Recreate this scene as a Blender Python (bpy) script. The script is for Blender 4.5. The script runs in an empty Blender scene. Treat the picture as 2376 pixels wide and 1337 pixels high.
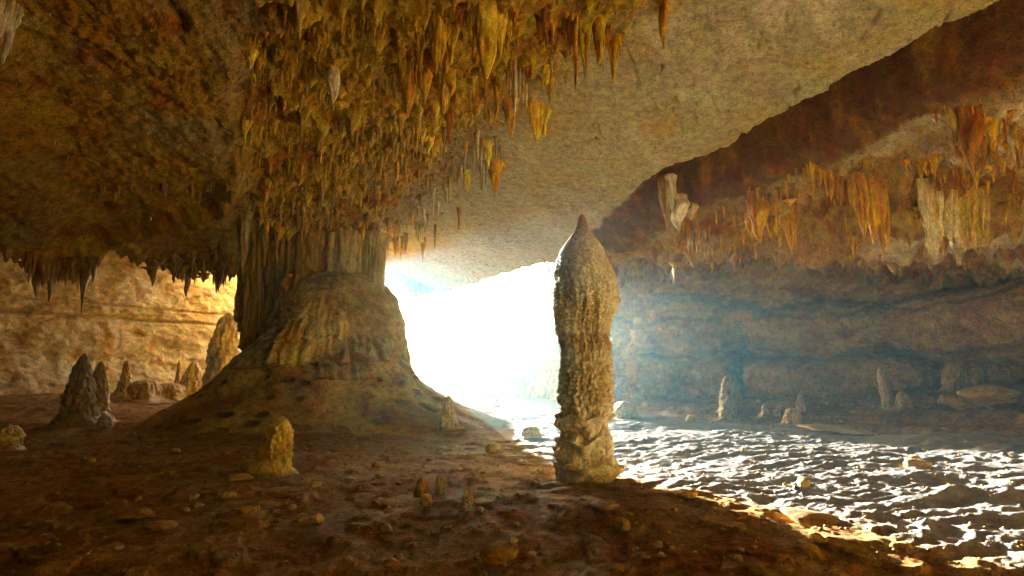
import bpy, math, random
import numpy as np
from mathutils import Vector

# ------------------------------------------------------------------ camera, world, sun, exposure
scene = bpy.context.scene
col = scene.collection
FPX, CU, CV, CAMH = 1319.0, 1188.0, 668.5, 1.7      # photograph geometry: focal length in px, centre, eye height
TILT = math.radians(7.84)
cam_data = bpy.data.cameras.new("camera")
cam_data.sensor_width = 36.0
cam_data.lens = 36.0 * FPX / 2376.0
cam_data.clip_start = 0.05
cam_data.clip_end = 2000.0
cam = bpy.data.objects.new("camera", cam_data)
cam.location = (0, 0, CAMH)
cam.rotation_euler = (math.pi / 2 + TILT, 0, 0)
col.objects.link(cam)
scene.camera = cam

SUN_EL = math.radians(7.2)
SUN_AZ = math.radians(22.0)                          # towards the left of the view axis
sun_to = Vector((-math.sin(SUN_AZ) * math.cos(SUN_EL), math.cos(SUN_AZ) * math.cos(SUN_EL), math.sin(SUN_EL)))

world = bpy.data.worlds.new("World")
scene.world = world
world.use_nodes = True
wn = world.node_tree
bgn = wn.nodes["Background"]
sky = wn.nodes.new("ShaderNodeTexSky")
sky.sky_type = 'NISHITA'
sky.sun_disc = False
sky.sun_elevation = SUN_EL
sky.sun_rotation = -SUN_AZ
sky.dust_density = 2.0
wn.links.new(sky.outputs[0], bgn.inputs[0])
bgn.inputs[1].default_value = 0.12

sl = bpy.data.lights.new("sun", 'SUN')
sl.energy = 5.0
sl.angle = math.radians(0.5)
sl.color = (1.0, 0.98, 0.95)
sun = bpy.data.objects.new("sun", sl)
sun.rotation_euler = sun_to.to_track_quat('Z', 'Y').to_euler()
sun.location = (-12, 40, 20)
col.objects.link(sun)

vs = scene.view_settings
vs.view_transform = 'Standard'
vs.look = 'None'
vs.gamma = 1.0
vs.use_curve_mapping = False
vs.exposure = 4.4

scene.render.engine = 'CYCLES'
scene.cycles.use_denoising = True
scene.cycles.use_adaptive_sampling = False
scene.cycles.max_bounces = 6
scene.cycles.diffuse_bounces = 5
scene.cycles.glossy_bounces = 2
scene.cycles.volume_bounces = 1
scene.cycles.sample_clamp_indirect = 3.0
scene.cycles.caustics_reflective = False
scene.cycles.caustics_refractive = False

# ------------------------------------------------------------------ helpers
rng = np.random.default_rng(7)
_GT = np.random.default_rng(11)
_PERM = _GT.permutation(512)
_ang = _GT.random(512) * 2 * np.pi
_GX, _GY = np.cos(_ang), np.sin(_ang)
_R1, _R2, _R3 = _GT.random(512), _GT.random(512), _GT.random(512)
_g3 = _GT.normal(size=(512, 3)); _g3 /= np.linalg.norm(_g3, axis=1)[:, None]


def _h(ix, iy, seed=0):
    return _PERM[(_PERM[(ix + seed * 37) & 511] + iy) & 511]


def per2(x, y, seed=0):
    x0 = np.floor(x).astype(np.int64); y0 = np.floor(y).astype(np.int64)
    fx = x - x0; fy = y - y0
    u = fx * fx * fx * (fx * (fx * 6 - 15) + 10); v = fy * fy * fy * (fy * (fy * 6 - 15) + 10)
    def g(ix, iy, dx, dy):
        h = _h(ix, iy, seed)
        return _GX[h] * dx + _GY[h] * dy
    a = g(x0, y0, fx, fy); b = g(x0 + 1, y0, fx - 1, fy)
    c = g(x0, y0 + 1, fx, fy - 1); d = g(x0 + 1, y0 + 1, fx - 1, fy - 1)
    return 1.5 * ((a + u * (b - a)) * (1 - v) + (c + u * (d - c)) * v)


def fbm2(x, y, octv=4, seed=0, gain=0.5, ridged=False):
    s = 0.0; a = 1.0; t = 0.0
    for i in range(octv):
        n = per2(x * 2 ** i + 13.7 * i, y * 2 ** i - 7.1 * i, seed + i)
        if ridged:
            n = 1 - 2 * np.abs(n)
        s = s + a * n; t += a; a *= gain
    return s / t


def per3(x, y, z, seed=0):
    x0 = np.floor(x).astype(np.int64); y0 = np.floor(y).astype(np.int64); z0 = np.floor(z).astype(np.int64)
    fx, fy, fz = x - x0, y - y0, z - z0
    u, v, w = [f * f * f * (f * (f * 6 - 15) + 10) for f in (fx, fy, fz)]
    def g(i, j, k):
        h = _PERM[(_h(x0 + i, y0 + j, seed) + z0 + k) & 511]
        G = _g3[h]
        return G[..., 0] * (fx - i) + G[..., 1] * (fy - j) + G[..., 2] * (fz - k)
    def l(a, b, t): return a + t * (b - a)
    return 1.5 * l(l(l(g(0, 0, 0), g(1, 0, 0), u), l(g(0, 1, 0), g(1, 1, 0), u), v),
                   l(l(g(0, 0, 1), g(1, 0, 1), u), l(g(0, 1, 1), g(1, 1, 1), u), v), w)


def fbm3(x, y, z, octv=4, seed=0, gain=0.5):
    s = 0.0; a = 1.0; t = 0.0
    for i in range(octv):
        s = s + a * per3(x * 2 ** i + 3.3 * i, y * 2 ** i, z * 2 ** i, seed + i); t += a; a *= gain
    return s / t


def worley2(x, y, seed=0):
    """distance to the nearest feature point, and that point's random value"""
    x0 = np.floor(x).astype(np.int64); y0 = np.floor(y).astype(np.int64)
    best = np.full(x.shape, 9.0); val = np.zeros(x.shape)
    for i in (-1, 0, 1):
        for j in (-1, 0, 1):
            h = _h(x0 + i, y0 + j, seed)
            d = np.hypot(x0 + i + _R1[h] - x, y0 + j + _R2[h] - y)
            m = d < best
            best = np.where(m, d, best); val = np.where(m, _R3[h], val)
    return best, val


def sst(a, b, x):
    t = np.clip((x - a) / (b - a), 0, 1)
    return t * t * (3 - 2 * t)


def mix(a, b, t):
    return a + (b - a) * t


def mixc(a, b, t):
    a = np.asarray(a, float); b = np.asarray(b, float)
    return a + (b - a) * t[..., None]


def pline(x, y, pts):
    """signed distance to a plan polyline (positive on its right-hand side walking along it)"""
    best = np.full(np.shape(x), 1e9); sgn = np.ones(np.shape(x))
    n = len(pts)
    for k in range(n - 1):
        ax, ay = pts[k]; bx, by = pts[k + 1]
        ex, ey = bx - ax, by - ay
        L2 = ex * ex + ey * ey
        t = ((x - ax) * ex + (y - ay) * ey) / L2
        lo = -1e9 if k == 0 else 0.0
        hi = 1e9 if k == n - 2 else 1.0
        tc = np.clip(t, lo, hi)
        d = np.hypot(x - ax - tc * ex, y - ay - tc * ey)
        side = np.where((x - ax) * ey - (y - ay) * ex > 0, 1.0, -1.0)
        m = d < best
        best = np.where(m, d, best); sgn = np.where(m, side, sgn)
    return best * sgn


def ray(u, v):
    X = (u - CU) / FPX; U = (CV - v) / FPX
    fw = math.cos(TILT) - U * math.sin(TILT)
    return X / fw, (math.sin(TILT) + U * math.cos(TILT)) / fw


def P(u, v, Y):
    dx, dz = ray(u, v)
    return np.array((dx * Y, Y, CAMH + dz * Y))


def px(Y):                       # metres per photograph pixel at depth Y
    return Y / FPX


# ---- meshes
def set_mesh(me, V, F, smooth=True, tint=None):
    V = np.ascontiguousarray(V, np.float32).reshape(-1, 3); F = np.ascontiguousarray(F, np.int32)
    k = F.shape[1]
    me.vertices.add(len(V)); me.vertices.foreach_set("co", V.ravel())
    me.loops.add(F.size); me.loops.foreach_set("vertex_index", F.ravel())
    me.polygons.add(len(F))
    me.polygons.foreach_set("loop_start", np.arange(0, F.size, k, dtype=np.int32))
    if smooth:
        me.polygons.foreach_set("use_smooth", np.ones(len(F), bool))
    if tint is not None:
        a = me.color_attributes.new("tint", 'FLOAT_COLOR', 'POINT')
        c = np.ones((len(V), 4), np.float32); c[:, :3] = np.asarray(tint).reshape(-1, np.shape(tint)[-1])[:, :3]
        if np.shape(tint)[-1] == 4:
            c[:, 3] = np.asarray(tint)[..., 3].ravel()
        a.data.foreach_set("color", c.ravel())
    me.update(calc_edges=True)
    return me


def grid_faces(n, m, wrap=False):
    i = np.arange(n - 1)[:, None]; j = np.arange(m if wrap else m - 1)[None, :]
    j2 = (j + 1) % m
    return np.stack([(i * m + j) + 0 * j2, i * m + j2, (i + 1) * m + j2, (i + 1) * m + j + 0 * j2], -1).reshape(-1, 4)


def link(name, me, mat, parent=None, loc=None):
    o = bpy.data.objects.new(name, me)
    col.objects.link(o)
    if me is not None and mat is not None and not me.materials:
        me.materials.append(mat)
    if parent is not None:
        o.parent = parent
    if loc is not None:
        o.location = Vector([float(c) for c in loc])
    return o


def tag(o, label=None, cat=None, group=None, kind=None):
    if label: o["label"] = label
    if cat: o["category"] = cat
    if group: o["group"] = group
    if kind: o["kind"] = kind
    return o


def empty(name, loc):
    o = bpy.data.objects.new(name, None)
    o.empty_display_size = 0.1
    col.objects.link(o)
    o.location = Vector([float(c) for c in loc])
    return o


# ---- materials
def rock_mat(name, rough=0.75, bump=0.5, scale=9.0, stretch=(1, 1, 1), vary=0.45, spec=0.3, fine=60.0, dist=0.02, sunlit_wet=False, soft=False, sat=1.18):
    m = bpy.data.materials.new(name)
    m.use_nodes = True
    nt = m.node_tree; N = nt.nodes; L = nt.links
    b = N["Principled BSDF"]
    b.inputs["Specular IOR Level"].default_value = spec
    at = N.new("ShaderNodeAttribute"); at.attribute_name = "tint"
    tc = N.new("ShaderNodeNewGeometry")
    mp = N.new("ShaderNodeMapping"); mp.inputs["Scale"].default_value = stretch
    L.new(tc.outputs["Position"], mp.inputs[0])
    n1 = N.new("ShaderNodeTexNoise"); n1.inputs["Scale"].default_value = scale
    n1.inputs["Detail"].default_value = 6; n1.inputs["Roughness"].default_value = 0.65
    n2 = N.new("ShaderNodeTexNoise"); n2.inputs["Scale"].default_value = fine
    n2.inputs["Detail"].default_value = 3; n2.inputs["Roughness"].default_value = 0.6
    L.new(mp.outputs[0], n1.inputs["Vector"]); L.new(mp.outputs[0], n2.inputs["Vector"])
    r = N.new("ShaderNodeMapRange")
    r.inputs[1].default_value = 0.3; r.inputs[2].default_value = 0.7
    r.inputs[3].default_value = 1.0 - vary; r.inputs[4].default_value = 1.0 + vary * 0.6
    L.new(n1.outputs[0], r.inputs[0])
    mu = N.new("ShaderNodeMixRGB"); mu.blend_type = 'MULTIPLY'; mu.inputs[0].default_value = 1.0
    oi = N.new("ShaderNodeObjectInfo"); oc = N.new("ShaderNodeMixRGB"); oc.blend_type = 'MULTIPLY'; oc.inputs[0].default_value = 1.0
    L.new(at.outputs["Color"], oc.inputs[1]); L.new(oi.outputs["Color"], oc.inputs[2])
    L.new(oc.outputs[0], mu.inputs[1]); L.new(r.outputs[0], mu.inputs[2])
    rf = N.new("ShaderNodeMapRange"); rf.inputs[1].default_value = 0.32; rf.inputs[2].default_value = 0.68
    rf.inputs[3].default_value = 0.62; rf.inputs[4].default_value = 1.28
    L.new(n2.outputs[0], rf.inputs[0])
    n4 = N.new("ShaderNodeTexNoise"); n4.inputs["Scale"].default_value = scale * 2.1; n4.inputs["Detail"].default_value = 5; n4.inputs["Roughness"].default_value = 0.7
    L.new(mp.outputs[0], n4.inputs["Vector"])
    rp = N.new("ShaderNodeMapRange"); rp.inputs[1].default_value = 0.34; rp.inputs[2].default_value = 0.43       # dark spots scattered at random for a pocked look
    rp.inputs[3].default_value = 0.42; rp.inputs[4].default_value = 1.0
    L.new(n4.outputs[0], rp.inputs[0])
    mf = N.new("ShaderNodeMath"); mf.operation = 'MULTIPLY'
    L.new(rf.outputs[0], mf.inputs[0]); L.new(rp.outputs[0], mf.inputs[1])
    mu2 = N.new("ShaderNodeMixRGB"); mu2.blend_type = 'MULTIPLY'; mu2.inputs[0].default_value = 1.0
    L.new(mu.outputs[0], mu2.inputs[1]); L.new(mf.outputs[0], mu2.inputs[2])
    hs = N.new("ShaderNodeHueSaturation")
    r2 = N.new("ShaderNodeMapRange")
    r2.inputs[1].default_value = 0.35; r2.inputs[2].default_value = 0.65
    r2.inputs[3].default_value = 0.488; r2.inputs[4].default_value = 0.520
    n3 = N.new("ShaderNodeTexNoise"); n3.inputs["Scale"].default_value = scale * 0.35; n3.inputs["Detail"].default_value = 4
    L.new(tc.outputs["Position"], n3.inputs["Vector"]); L.new(n3.outputs[0], r2.inputs[0])
    hs.inputs["Saturation"].default_value = sat
    L.new(r2.outputs[0], hs.inputs["Hue"]); L.new(mu2.outputs[0], hs.inputs["Color"])
    L.new(hs.outputs[0], b.inputs["Base Color"])
    ad = N.new("ShaderNodeMath"); ad.operation = 'MULTIPLY_ADD'; ad.inputs[1].default_value = 0.35
    L.new(n2.outputs[0], ad.inputs[0]); L.new(n1.outputs[0], ad.inputs[2])
    bp = N.new("ShaderNodeBump"); bp.inputs["Strength"].default_value = bump; bp.inputs["Distance"].default_value = dist
    L.new(ad.outputs[0], bp.inputs["Height"]); L.new(bp.outputs[0], b.inputs["Normal"])
    rr = N.new("ShaderNodeMapRange"); rr.inputs[3].default_value = rough - 0.12; rr.inputs[4].default_value = rough + 0.12
    L.new(n1.outputs[0], rr.inputs[0]); L.new(rr.outputs[0], b.inputs["Roughness"])
    if soft:                                         # alpha of the tint says how rough the rock is
        k = N.new("ShaderNodeMath"); k.operation = 'MULTIPLY'; k.inputs[1].default_value = dist
        L.new(at.outputs["Alpha"], k.inputs[0]); L.new(k.outputs[0], bp.inputs["Distance"])
    if sunlit_wet:                                          # alpha of the tint masks the sunlit floor, given a damp gloss
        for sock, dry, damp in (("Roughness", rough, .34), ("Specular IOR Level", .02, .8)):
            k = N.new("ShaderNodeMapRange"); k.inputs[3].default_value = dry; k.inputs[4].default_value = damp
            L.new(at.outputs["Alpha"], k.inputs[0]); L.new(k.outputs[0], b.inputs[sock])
    return m


M_CEIL = rock_mat("ceiling_rock", 0.8, 1.0, 7.0, fine=34, dist=0.06, vary=.5, soft=True)
M_FLOOR = rock_mat("floor_sediment", 0.85, 0.8, 11.0, fine=70, vary=0.5, dist=0.03, sunlit_wet=True)
M_WALL = rock_mat("wall_rock", 0.8, 1.0, 5.0, fine=26, dist=0.06, vary=.55)
M_CALC = rock_mat("calcite", 0.6, 0.6, 14.0, stretch=(1, 1, 0.35), fine=55, vary=0.5, spec=0.4, dist=0.02)
M_STONE = rock_mat("loose_stone", 0.8, 0.7, 16.0, fine=70, dist=0.01)
M_PILLAR = rock_mat("pillar_calcite", 0.65, 0.7, 18.0, sat=1.0, fine=70, vary=0.45, spec=0.35, dist=0.02)

OCHRE = (.48, .29, .075); TAN = (.32, .25, .125); RUST = (.36, .13, .035); UMBER = (.17, .08, .03)
YELLOW = (.66, .43, .12); CREAM = (.70, .57, .36); SOIL = (.34, .20, .095); PALE = (.62, .48, .28)

# ------------------------------------------------------------------ the ceiling (a height field over the plan)
DC, DX, DY = 8.03, -0.11, -0.13                    # the long tilted slab: z = DC + DX x + DY y


def on_plane(u, v, off=0.0):
    dx, dz = ray(u, v)
    Y = (DC - off - CAMH) / (dz - DX * dx - DY)
    return (dx * Y, Y)


SLAB_EDGE = [(12.0, 2.0)] + [on_plane(u, v) for u, v in
             ((2310, 0), (2080, 110), (1900, 225), (1700, 330), (1510, 400), (1400, 500), (1290, 600), (1080, 665), (935, 705))] + [(-9.0, 27.5), (-13, 26.4), (-19, 26.2), (-30, 26.0)]
RIDGE = [(5.0, 2.0), on_plane(1530, 0, .5)] + [on_plane(u, v, .55) for u, v in
         ((1300, 140), (1190, 215), (1060, 325), (985, 430), (865, 560))] + [(-4.6, 19.0), (-6.5, 24.0)]
A_EDGE = [(-1.2, 1.0), on_plane(555, 0, 1.2), on_plane(572, 200, 1.2), on_plane(560, 380, 1.2), on_plane(545, 460, 1.2), P(540, 600, 17.0)[:2], (-7.6, 20.0)]
FRINGE = [(-26, 9.0), P(0, 660, 13.5)[:2], P(120, 655, 14.5)[:2], P(260, 640, 15.5)[:2], P(345, 640, 16.5)[:2], P(420, 600, 17.5)[:2], P(520, 640, 17.8)[:2], (-7.0, 18.6), (-5.5, 21.5)]
LEDGE = [(-20, 6.5), on_plane(60, 440, 1.0), on_plane(230, 450, 1.0), on_plane(400, 440, 1.0), on_plane(540, 430, 1.0), (-4.5, 10.0)]



def pendants(x, y, cell, amp, seed, power=1.6, r=0.55, keep=1.0):
    d, h = worley2(x / cell, y / cell, seed)
    return amp * np.clip(1 - d / (r * (0.55 + 0.6 * h)), 0, 1) ** power * (0.25 + h) * (h < keep)


def ceiling_z(x, y, tints=False):
    wx = x + 0.22 * fbm2(x * 1.1, y * 1.1, 3, 3); wy = y + 0.22 * fbm2(x * 1.1 + 40, y * 1.1, 3, 5)
    und = per2(x * .16, y * .16, 8)
    zD = np.minimum(DC + DX * x + DY * y, 7.4) + 0.12 * und
    sR = pline(wx, wy, SLAB_EDGE) + .12 * fbm2(x * 1.6, y * 1.6, 3, 7)                    # > 0 beyond the slab's lower edge (right / far)
    sB = -pline(wx, wy, RIDGE)                       # > 0 in the lumpy mass left of the ridge
    sA = -pline(wx, wy, A_EDGE)                      # > 0 in the flat left-hand vault
    sF = -pline(wx, wy, FRINGE)                      # > 0 beyond the hanging fringe (left chamber)
    sL = -pline(wx, wy, LEDGE)                       # > 0 beyond the small ledge in the left vault
    mB = sst(-.05, .22, sB)
    # slab
    z = zD
    # lumpy mass
    zB = zD - .5 - .11 * np.clip(sB, 0, 6) + .18 * fbm2(x * .7, y * .7, 3, 21)
    z = mix(z, zB, mB)
    # left vault: flatter, two panels parted by a ledge, lower rim at the fringe
    zA = 6.75 - .145 * (y - 5) + .03 * (x + 4) + .1 * fbm2(x * .5, y * .5, 3, 31)
    far = sst(-.1, .18, sL)
    zA = zA - .42 * np.exp(-((sL + .15) / .22) ** 2) + .22 * far
    panel = np.exp(-((x + 2.6 + .28 * y) / .13) ** 2) * (1 - far)      # a crack running away along the vault
    zA = zA + .07 * panel
    zA = zA - .35 * sst(-1.5, 0.0, sF) - .5 * sst(2.4, 4.0, -x - .55 * y)
    mA = sst(-.5, .5, sA + .5 * fbm2(x * .9, y * .9, 3, 35))
    z = mix(z, zA, mA)
    # left chamber beyond the fringe
    mF = sst(-.05, .35, sF)
    zC = 5.9 + 1.0 * sst(20, 25, y) + .25 * fbm2(x * .4, y * .4, 3, 41) - .04 * (y - 22)
    z = mix(z, np.maximum(zC, z), mF)
    # right-hand ledge and low alcove roof under the slab edge
    toF = sst(-2.2, 0.2, x - 1.35 - (y - 17.8) * .115)
    mR = sst(0.0, 1.0, sR)
    zF = zD - .55 * mR - .22 * np.clip(sR - .9, 0, 4)
    zF = np.maximum(zF, 4.35 + .12 * und + 1.05 * sst(13, 18, y) * sst(13, 9, x))
    bul = .46 * fbm2(x * .55 + 7, y * .55, 2, 51) + .24 * fbm2(x * 1.5, y * 1.5, 2, 52)
    zF = zF + bul * sst(.7, 1.6, sR) + .75 * np.exp(-((sR - .34) / .27) ** 2) * sst(14.5, 11.5, y)
    # outside: the cliff climbs away above the mouth
    zO = zD + 2.2 * np.clip(sR, 0, 6)
    zR = mix(zO, zF, toF)
    z = np.where(sR > 0, zR, z)
    # relief
    mD = (1 - mB) * (1 - mA) * (1 - sst(0, .1, sR))
    mN = np.clip(mB * (1 - mA), 0, 1)
    mFF = sst(.9, 1.5, sR) * toF
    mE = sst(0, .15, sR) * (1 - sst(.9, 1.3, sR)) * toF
    ca, sa = math.cos(-.52), math.sin(-.52)          # run of the slab
    p = x * ca + y * sa; q = -x * sa + y * ca
    crack = fbm2(p * 2.6, q * .9, 4, 61, .6, True)
    ck = np.clip(crack - .64, 0, 1) * sst(-.2, .3, fbm2(p * .7, q * .5, 2, 64))
    z = z + mD * (.016 * fbm2(p * 6, q * 1.8, 4, 63, .6) + .34 * ck + .010 * per2(p * 15, q * 6, 66))
    rough = fbm2(x * 2.2, y * 2.2, 5, 71, .6)
    z = z + (mN * .16 + mA * (1 - mF) * mix(.15, .05, far) + mFF * .10 + mE * .10 + mF * .08) * rough
    dens = np.clip(.5 + 1.3 * fbm2(x * .5 + 9, y * .5, 2, 75), 0, 1)
    pen = pendants(wx, wy, .42, .42, 81, 1.7, .5) * dens + pendants(wx, wy, .19, .13, 83) + pendants(x, y, .95, .36, 85, 1.2, .5, .6)
    z = z - mN * pen
    pa = pendants(wx, wy, .22, .07, 84) * sst(.45, .8, dens) + pendants(wx, wy, .12, .035, 86)
    z = z - mA * (1 - mF) * pa - mA * (1 - mF) * sst(-.9, -.1, sF) * pendants(wx, wy, .3, .45, 88, 1.3)
    z = z - mFF * (pendants(wx, wy, .34, .42, 91, 1.4) * sst(.25, .6, dens) + pendants(wx, wy, .16, .10, 93)) - mE * pendants(wx, wy, .15, .10, 95)
    strip = sst(-1.1, -.4, sB) * (1 - mB) * (1 - sst(0, .1, sR))      # the first metre of slab beside the ridge
    z = z - strip * (pendants(wx, wy, .2, .16, 97) + .05 * rough)
    if not tints:
        return z
    n1 = fbm2(x * .8, y * .8, 4, 101); n2 = fbm2(x * 2.5, y * 2.5, 4, 103); n3 = fbm2(x * .35, y * .35, 2, 105)
    t = mixc(TAN, (.35, .24, .09), sst(-.1, .5, n1))
    t = mixc(t, (.30, .17, .06), .8 * sst(.04, .2, ck))
    t = mixc(t, (.17, .105, .045), .75 * sst(.30, .55, fbm2(p * 5.5 + .6 * per2(p, q, 4), q * 1.0, 4, 109, .6)))
    t = mixc(t, CREAM, .40 * sst(.05, .5, fbm2(p * .9, q * .3, 3, 107)))
    tB = mixc(OCHRE, RUST, sst(-.15, .45, n1 + .5 * n2))
    tB = mixc(tB, YELLOW, sst(.05, .28, pen))
    tB = mixc(tB, UMBER, .6 * sst(.2, .6, n3))
    tA = mixc((.46, .27, .08), RUST, sst(0, .5, n1)); tA = mixc(tA, (.40, .27, .11), sst(.05, .5, n3 - n2 * .4)); tA = mixc(tA, (.38, .25, .105), .7 * far)
    tC = mixc(PALE, OCHRE, sst(-.1, .5, n1))
    tF = mixc((.38, .22, .08), (.24, .10, .035), sst(-.2, .35, n1 + .3 * n2)); tF = mixc(tF, PALE, .7 * sst(.15, .5, n3 + .3 * n2))
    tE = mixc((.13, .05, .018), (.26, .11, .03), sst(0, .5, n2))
    t = mixc(t, (.42, .24, .08), strip * .8)
    t = mixc(t, tB, mN[..., None][..., 0]); t = mixc(t, tA, mA); t = mixc(t, tC, mF * mA)
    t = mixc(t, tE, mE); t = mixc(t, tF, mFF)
    smooth = 1 - .86 * mD * (1 - strip)
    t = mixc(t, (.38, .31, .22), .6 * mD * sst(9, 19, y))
    return z, np.concatenate([t, smooth[..., None]], -1)


def polar_axes(dense_r, nr, dense_a=48.0, na=640, rmin=.4, rmax=46.0, n0=40, n1=40):
    a = np.concatenate([np.linspace(-180, -dense_a - 2, 34), np.linspace(-dense_a, dense_a, na), np.linspace(dense_a + 2, 180, 34)])
    r0, r1 = dense_r
    r = np.concatenate([np.geomspace(rmin, r0 * .98, n0), np.geomspace(r0, r1, nr), np.geomspace(r1 * 1.02, rmax, n1)])
    return np.radians(a), r


aA, rA = polar_axes((5.4, 29.0), 560, na=700, rmax=44.0)
AA, RR = np.meshgrid(aA, rA)
CXg, CYg = RR * np.sin(AA), RR * np.cos(AA)
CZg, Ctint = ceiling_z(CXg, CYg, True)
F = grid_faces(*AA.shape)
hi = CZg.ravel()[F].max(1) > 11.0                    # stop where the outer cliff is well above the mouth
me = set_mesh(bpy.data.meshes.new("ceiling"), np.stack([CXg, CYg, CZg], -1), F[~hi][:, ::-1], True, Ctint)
tag(link("ceiling", me, M_CEIL), "rough ochre and tan limestone vault hung with stalactites", None, None, "structure")
del Ctint


def polar_lookup(Zg, aax, rax, x, y):
    a = math.atan2(x, y); r = math.hypot(x, y)
    i = int(np.clip(np.searchsorted(rax, r) - 1, 0, len(rax) - 2)); j = int(np.clip(np.searchsorted(aax, a) - 1, 0, len(aax) - 2))
    s = min(max((r - rax[i]) / (rax[i + 1] - rax[i]), 0), 1); t = min(max((a - aax[j]) / (aax[j + 1] - aax[j]), 0), 1)
    return (Zg[i, j] * (1 - s) + Zg[i + 1, j] * s) * (1 - t) + (Zg[i, j + 1] * (1 - s) + Zg[i + 1, j + 1] * s) * t


def cz(x, y):
    return polar_lookup(CZg, aA, rA, x, y)


def hit_ceiling(u, v, y0=4.0, y1=34.0):
    """where the view ray through a photograph pixel meets the ceiling"""
    dx, dz = ray(u, v)
    Y = y0
    while Y < y1:
        if CAMH + dz * Y > cz(dx * Y, Y):
            return np.array((dx * Y, Y, cz(dx * Y, Y)))
        Y += .04 + .004 * Y
    return None


# ------------------------------------------------------------------ the ground
RISE = [(2.2, 30), (4.4, 21.5), (6.7, 17.2), (10.4, 12.9), (13.2, 9), (15, 4), (15, -4)]
SUN_PATCH_L = [(3.9, 2.5), (2.9, 4.8), (1.9, 7.0), (.9, 9.4), (.5, 11.0), (-.7, 23.6), (-2.5, 34)]  # left border of the sunlit floor
sdx, sdy = math.sin(SUN_AZ), -math.cos(SUN_AZ)        # the way the sunlight travels over the ground


def ground_z(x, y, tints=False):
    wx = x + .35 * fbm2(x * .7, y * .7, 3, 203); wy = y + .35 * fbm2(x * .7 + 30, y * .7, 3, 205)
    s = -pline(wx, wy, RISE)
    inside = sst(48, 34, np.hypot(x, y))
    sc = np.clip(s, 0, 6)
    rise = (.10 * sst(0, .12, s) + (.085 + .022 * np.clip(x - 7, 0, 6)) * sc + .10 * sst(.8, .9, s + .5 * fbm2(x, y, 2, 207))) * inside
    lf = np.clip(-x - 8.5, 0, 9) * sst(12, 20, y) * .075 * inside
    z = rise + lf + .10 * fbm2(x * .3, y * .3, 3, 209)
    # low hummock of the left foreground that stays in shade
    z = z + .16 * sst(2.0, -1.0, x - (9.5 - y) * .42) * sst(13, 9, y) * sst(3, 6, y)
    e = x * sdx + y * sdy; c = x * -sdy + y * sdx     # along and across the light
    z = z + .035 * np.clip(e + 12, 0, 12) * sst(-2, 3, x)
    sun_patch = sst(-.25, .5, pline(wx, wy, SUN_PATCH_L)) * sst(.3, -.6, s) * sst(40, 26, y)
    rip = .6 * fbm2(e * 1.9 + .9 * fbm2(c * .7, e * .5, 2, 215), c * .75 + .5 * per2(e * .8, c * .8, 214), 4, 211, .55, True) + .5 * fbm2(e * 2.6, c * 1.5, 4, 212, .6)
    z = z + sun_patch * (.085 * rip * (.45 + 1.1 * sst(-.4, .4, fbm2(e * .35, c * .3, 2, 216))) + .11 * fbm2(e * .42, c * .22, 2, 213) + .045 * fbm2(e * 4.5, c * 3.2, 5, 217, .65))
    det = fbm2(x * 2.3, y * 2.3, 5, 219, .6)
    z = z + (1 - sun_patch) * .038 * det + (1 - sun_patch) * .022 * np.clip(fbm2(x * 5, y * 5, 3, 221, .6), 0, 1)
    slab = fbm2(x * 1.3 + 5, y * 1.3, 3, 223)         # thin broken crusts of dry mud
    z = z + (1 - sun_patch) * .035 * sst(.12, .15, slab) + (1 - sun_patch) * .022 * sst(.12, .15, fbm2(x * 2.1, y * 2.1 + 9, 3, 225))
    z = z + .12 * np.exp(-(((x - 4.5) / .9) ** 2 + ((y - 6.4) / .35) ** 2)) + .10 * np.exp(-(((x - 5.2) / .9) ** 2 + ((y - 7.6) / .3) ** 2))
    if not tints:
        return z
    n1 = fbm2(x * .6, y * .6, 4, 231); n2 = fbm2(x * 3, y * 3, 4, 233)
    t = mixc(SOIL, (.26, .115, .045), sst(-.1, .5, n1)); t = mixc(t, (.44, .29, .14), .7 * sst(.12, .18, slab) * sst(-.3, .3, n2))
    t = mixc(t, (.33, .31, .28), sun_patch * .9); t = mixc(t, (.20, .085, .035), .5 * sst(.1, .5, n2))  # cool grey of the sunlight painted into the sunlit floor
    t = mixc(t, (.5, .42, .3), sst(40, 60, np.hypot(x, y)))
    return z, np.concatenate([t, sun_patch[..., None]], -1)


aG, rG = polar_axes((3.6, 30.0), 430, na=640, rmin=.3, rmax=130.0, n0=24, n1=50)
AA, RR = np.meshgrid(aG, rG)
GX, GY = RR * np.sin(AA), RR * np.cos(AA)
GZg, Gt = ground_z(GX, GY, True)
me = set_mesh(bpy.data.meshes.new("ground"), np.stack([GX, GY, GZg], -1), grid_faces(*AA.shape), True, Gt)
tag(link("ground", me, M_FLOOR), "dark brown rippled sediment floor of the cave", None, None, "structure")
del Gt


def gz(x, y):
    return polar_lookup(GZg, aG, rG, x, y)


def hit_ground(u, v, y0=3.0, y1=45.0):
    dx, dz = ray(u, v)
    Y = y0
    while Y < y1:
        if CAMH + dz * Y < gz(dx * Y, Y):
            return np.array((dx * Y, Y, gz(dx * Y, Y)))
        Y += .03 + .003 * Y
    return np.array((dx * y1, y1, gz(dx * y1, y1)))


# ------------------------------------------------------------------ walls (sheets standing on a plan line)
def resample(pts, n):
    p = np.array(pts, float)
    for _ in range(3):                               # round the corners
        q = np.empty((2 * len(p), 2)); q[0] = p[0]; q[-1] = p[-1]
        q[1:-1:2] = .75 * p[:-1] + .25 * p[1:]; q[2:-1:2] = .25 * p[:-1] + .75 * p[1:]
        p = q
    L = np.concatenate([[0], np.cumsum(np.hypot(*np.diff(p, axis=0).T))])
    s = np.linspace(0, L[-1], n)
    return np.stack([np.interp(s, L, p[:, 0]), np.interp(s, L, p[:, 1])], -1), s


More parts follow.
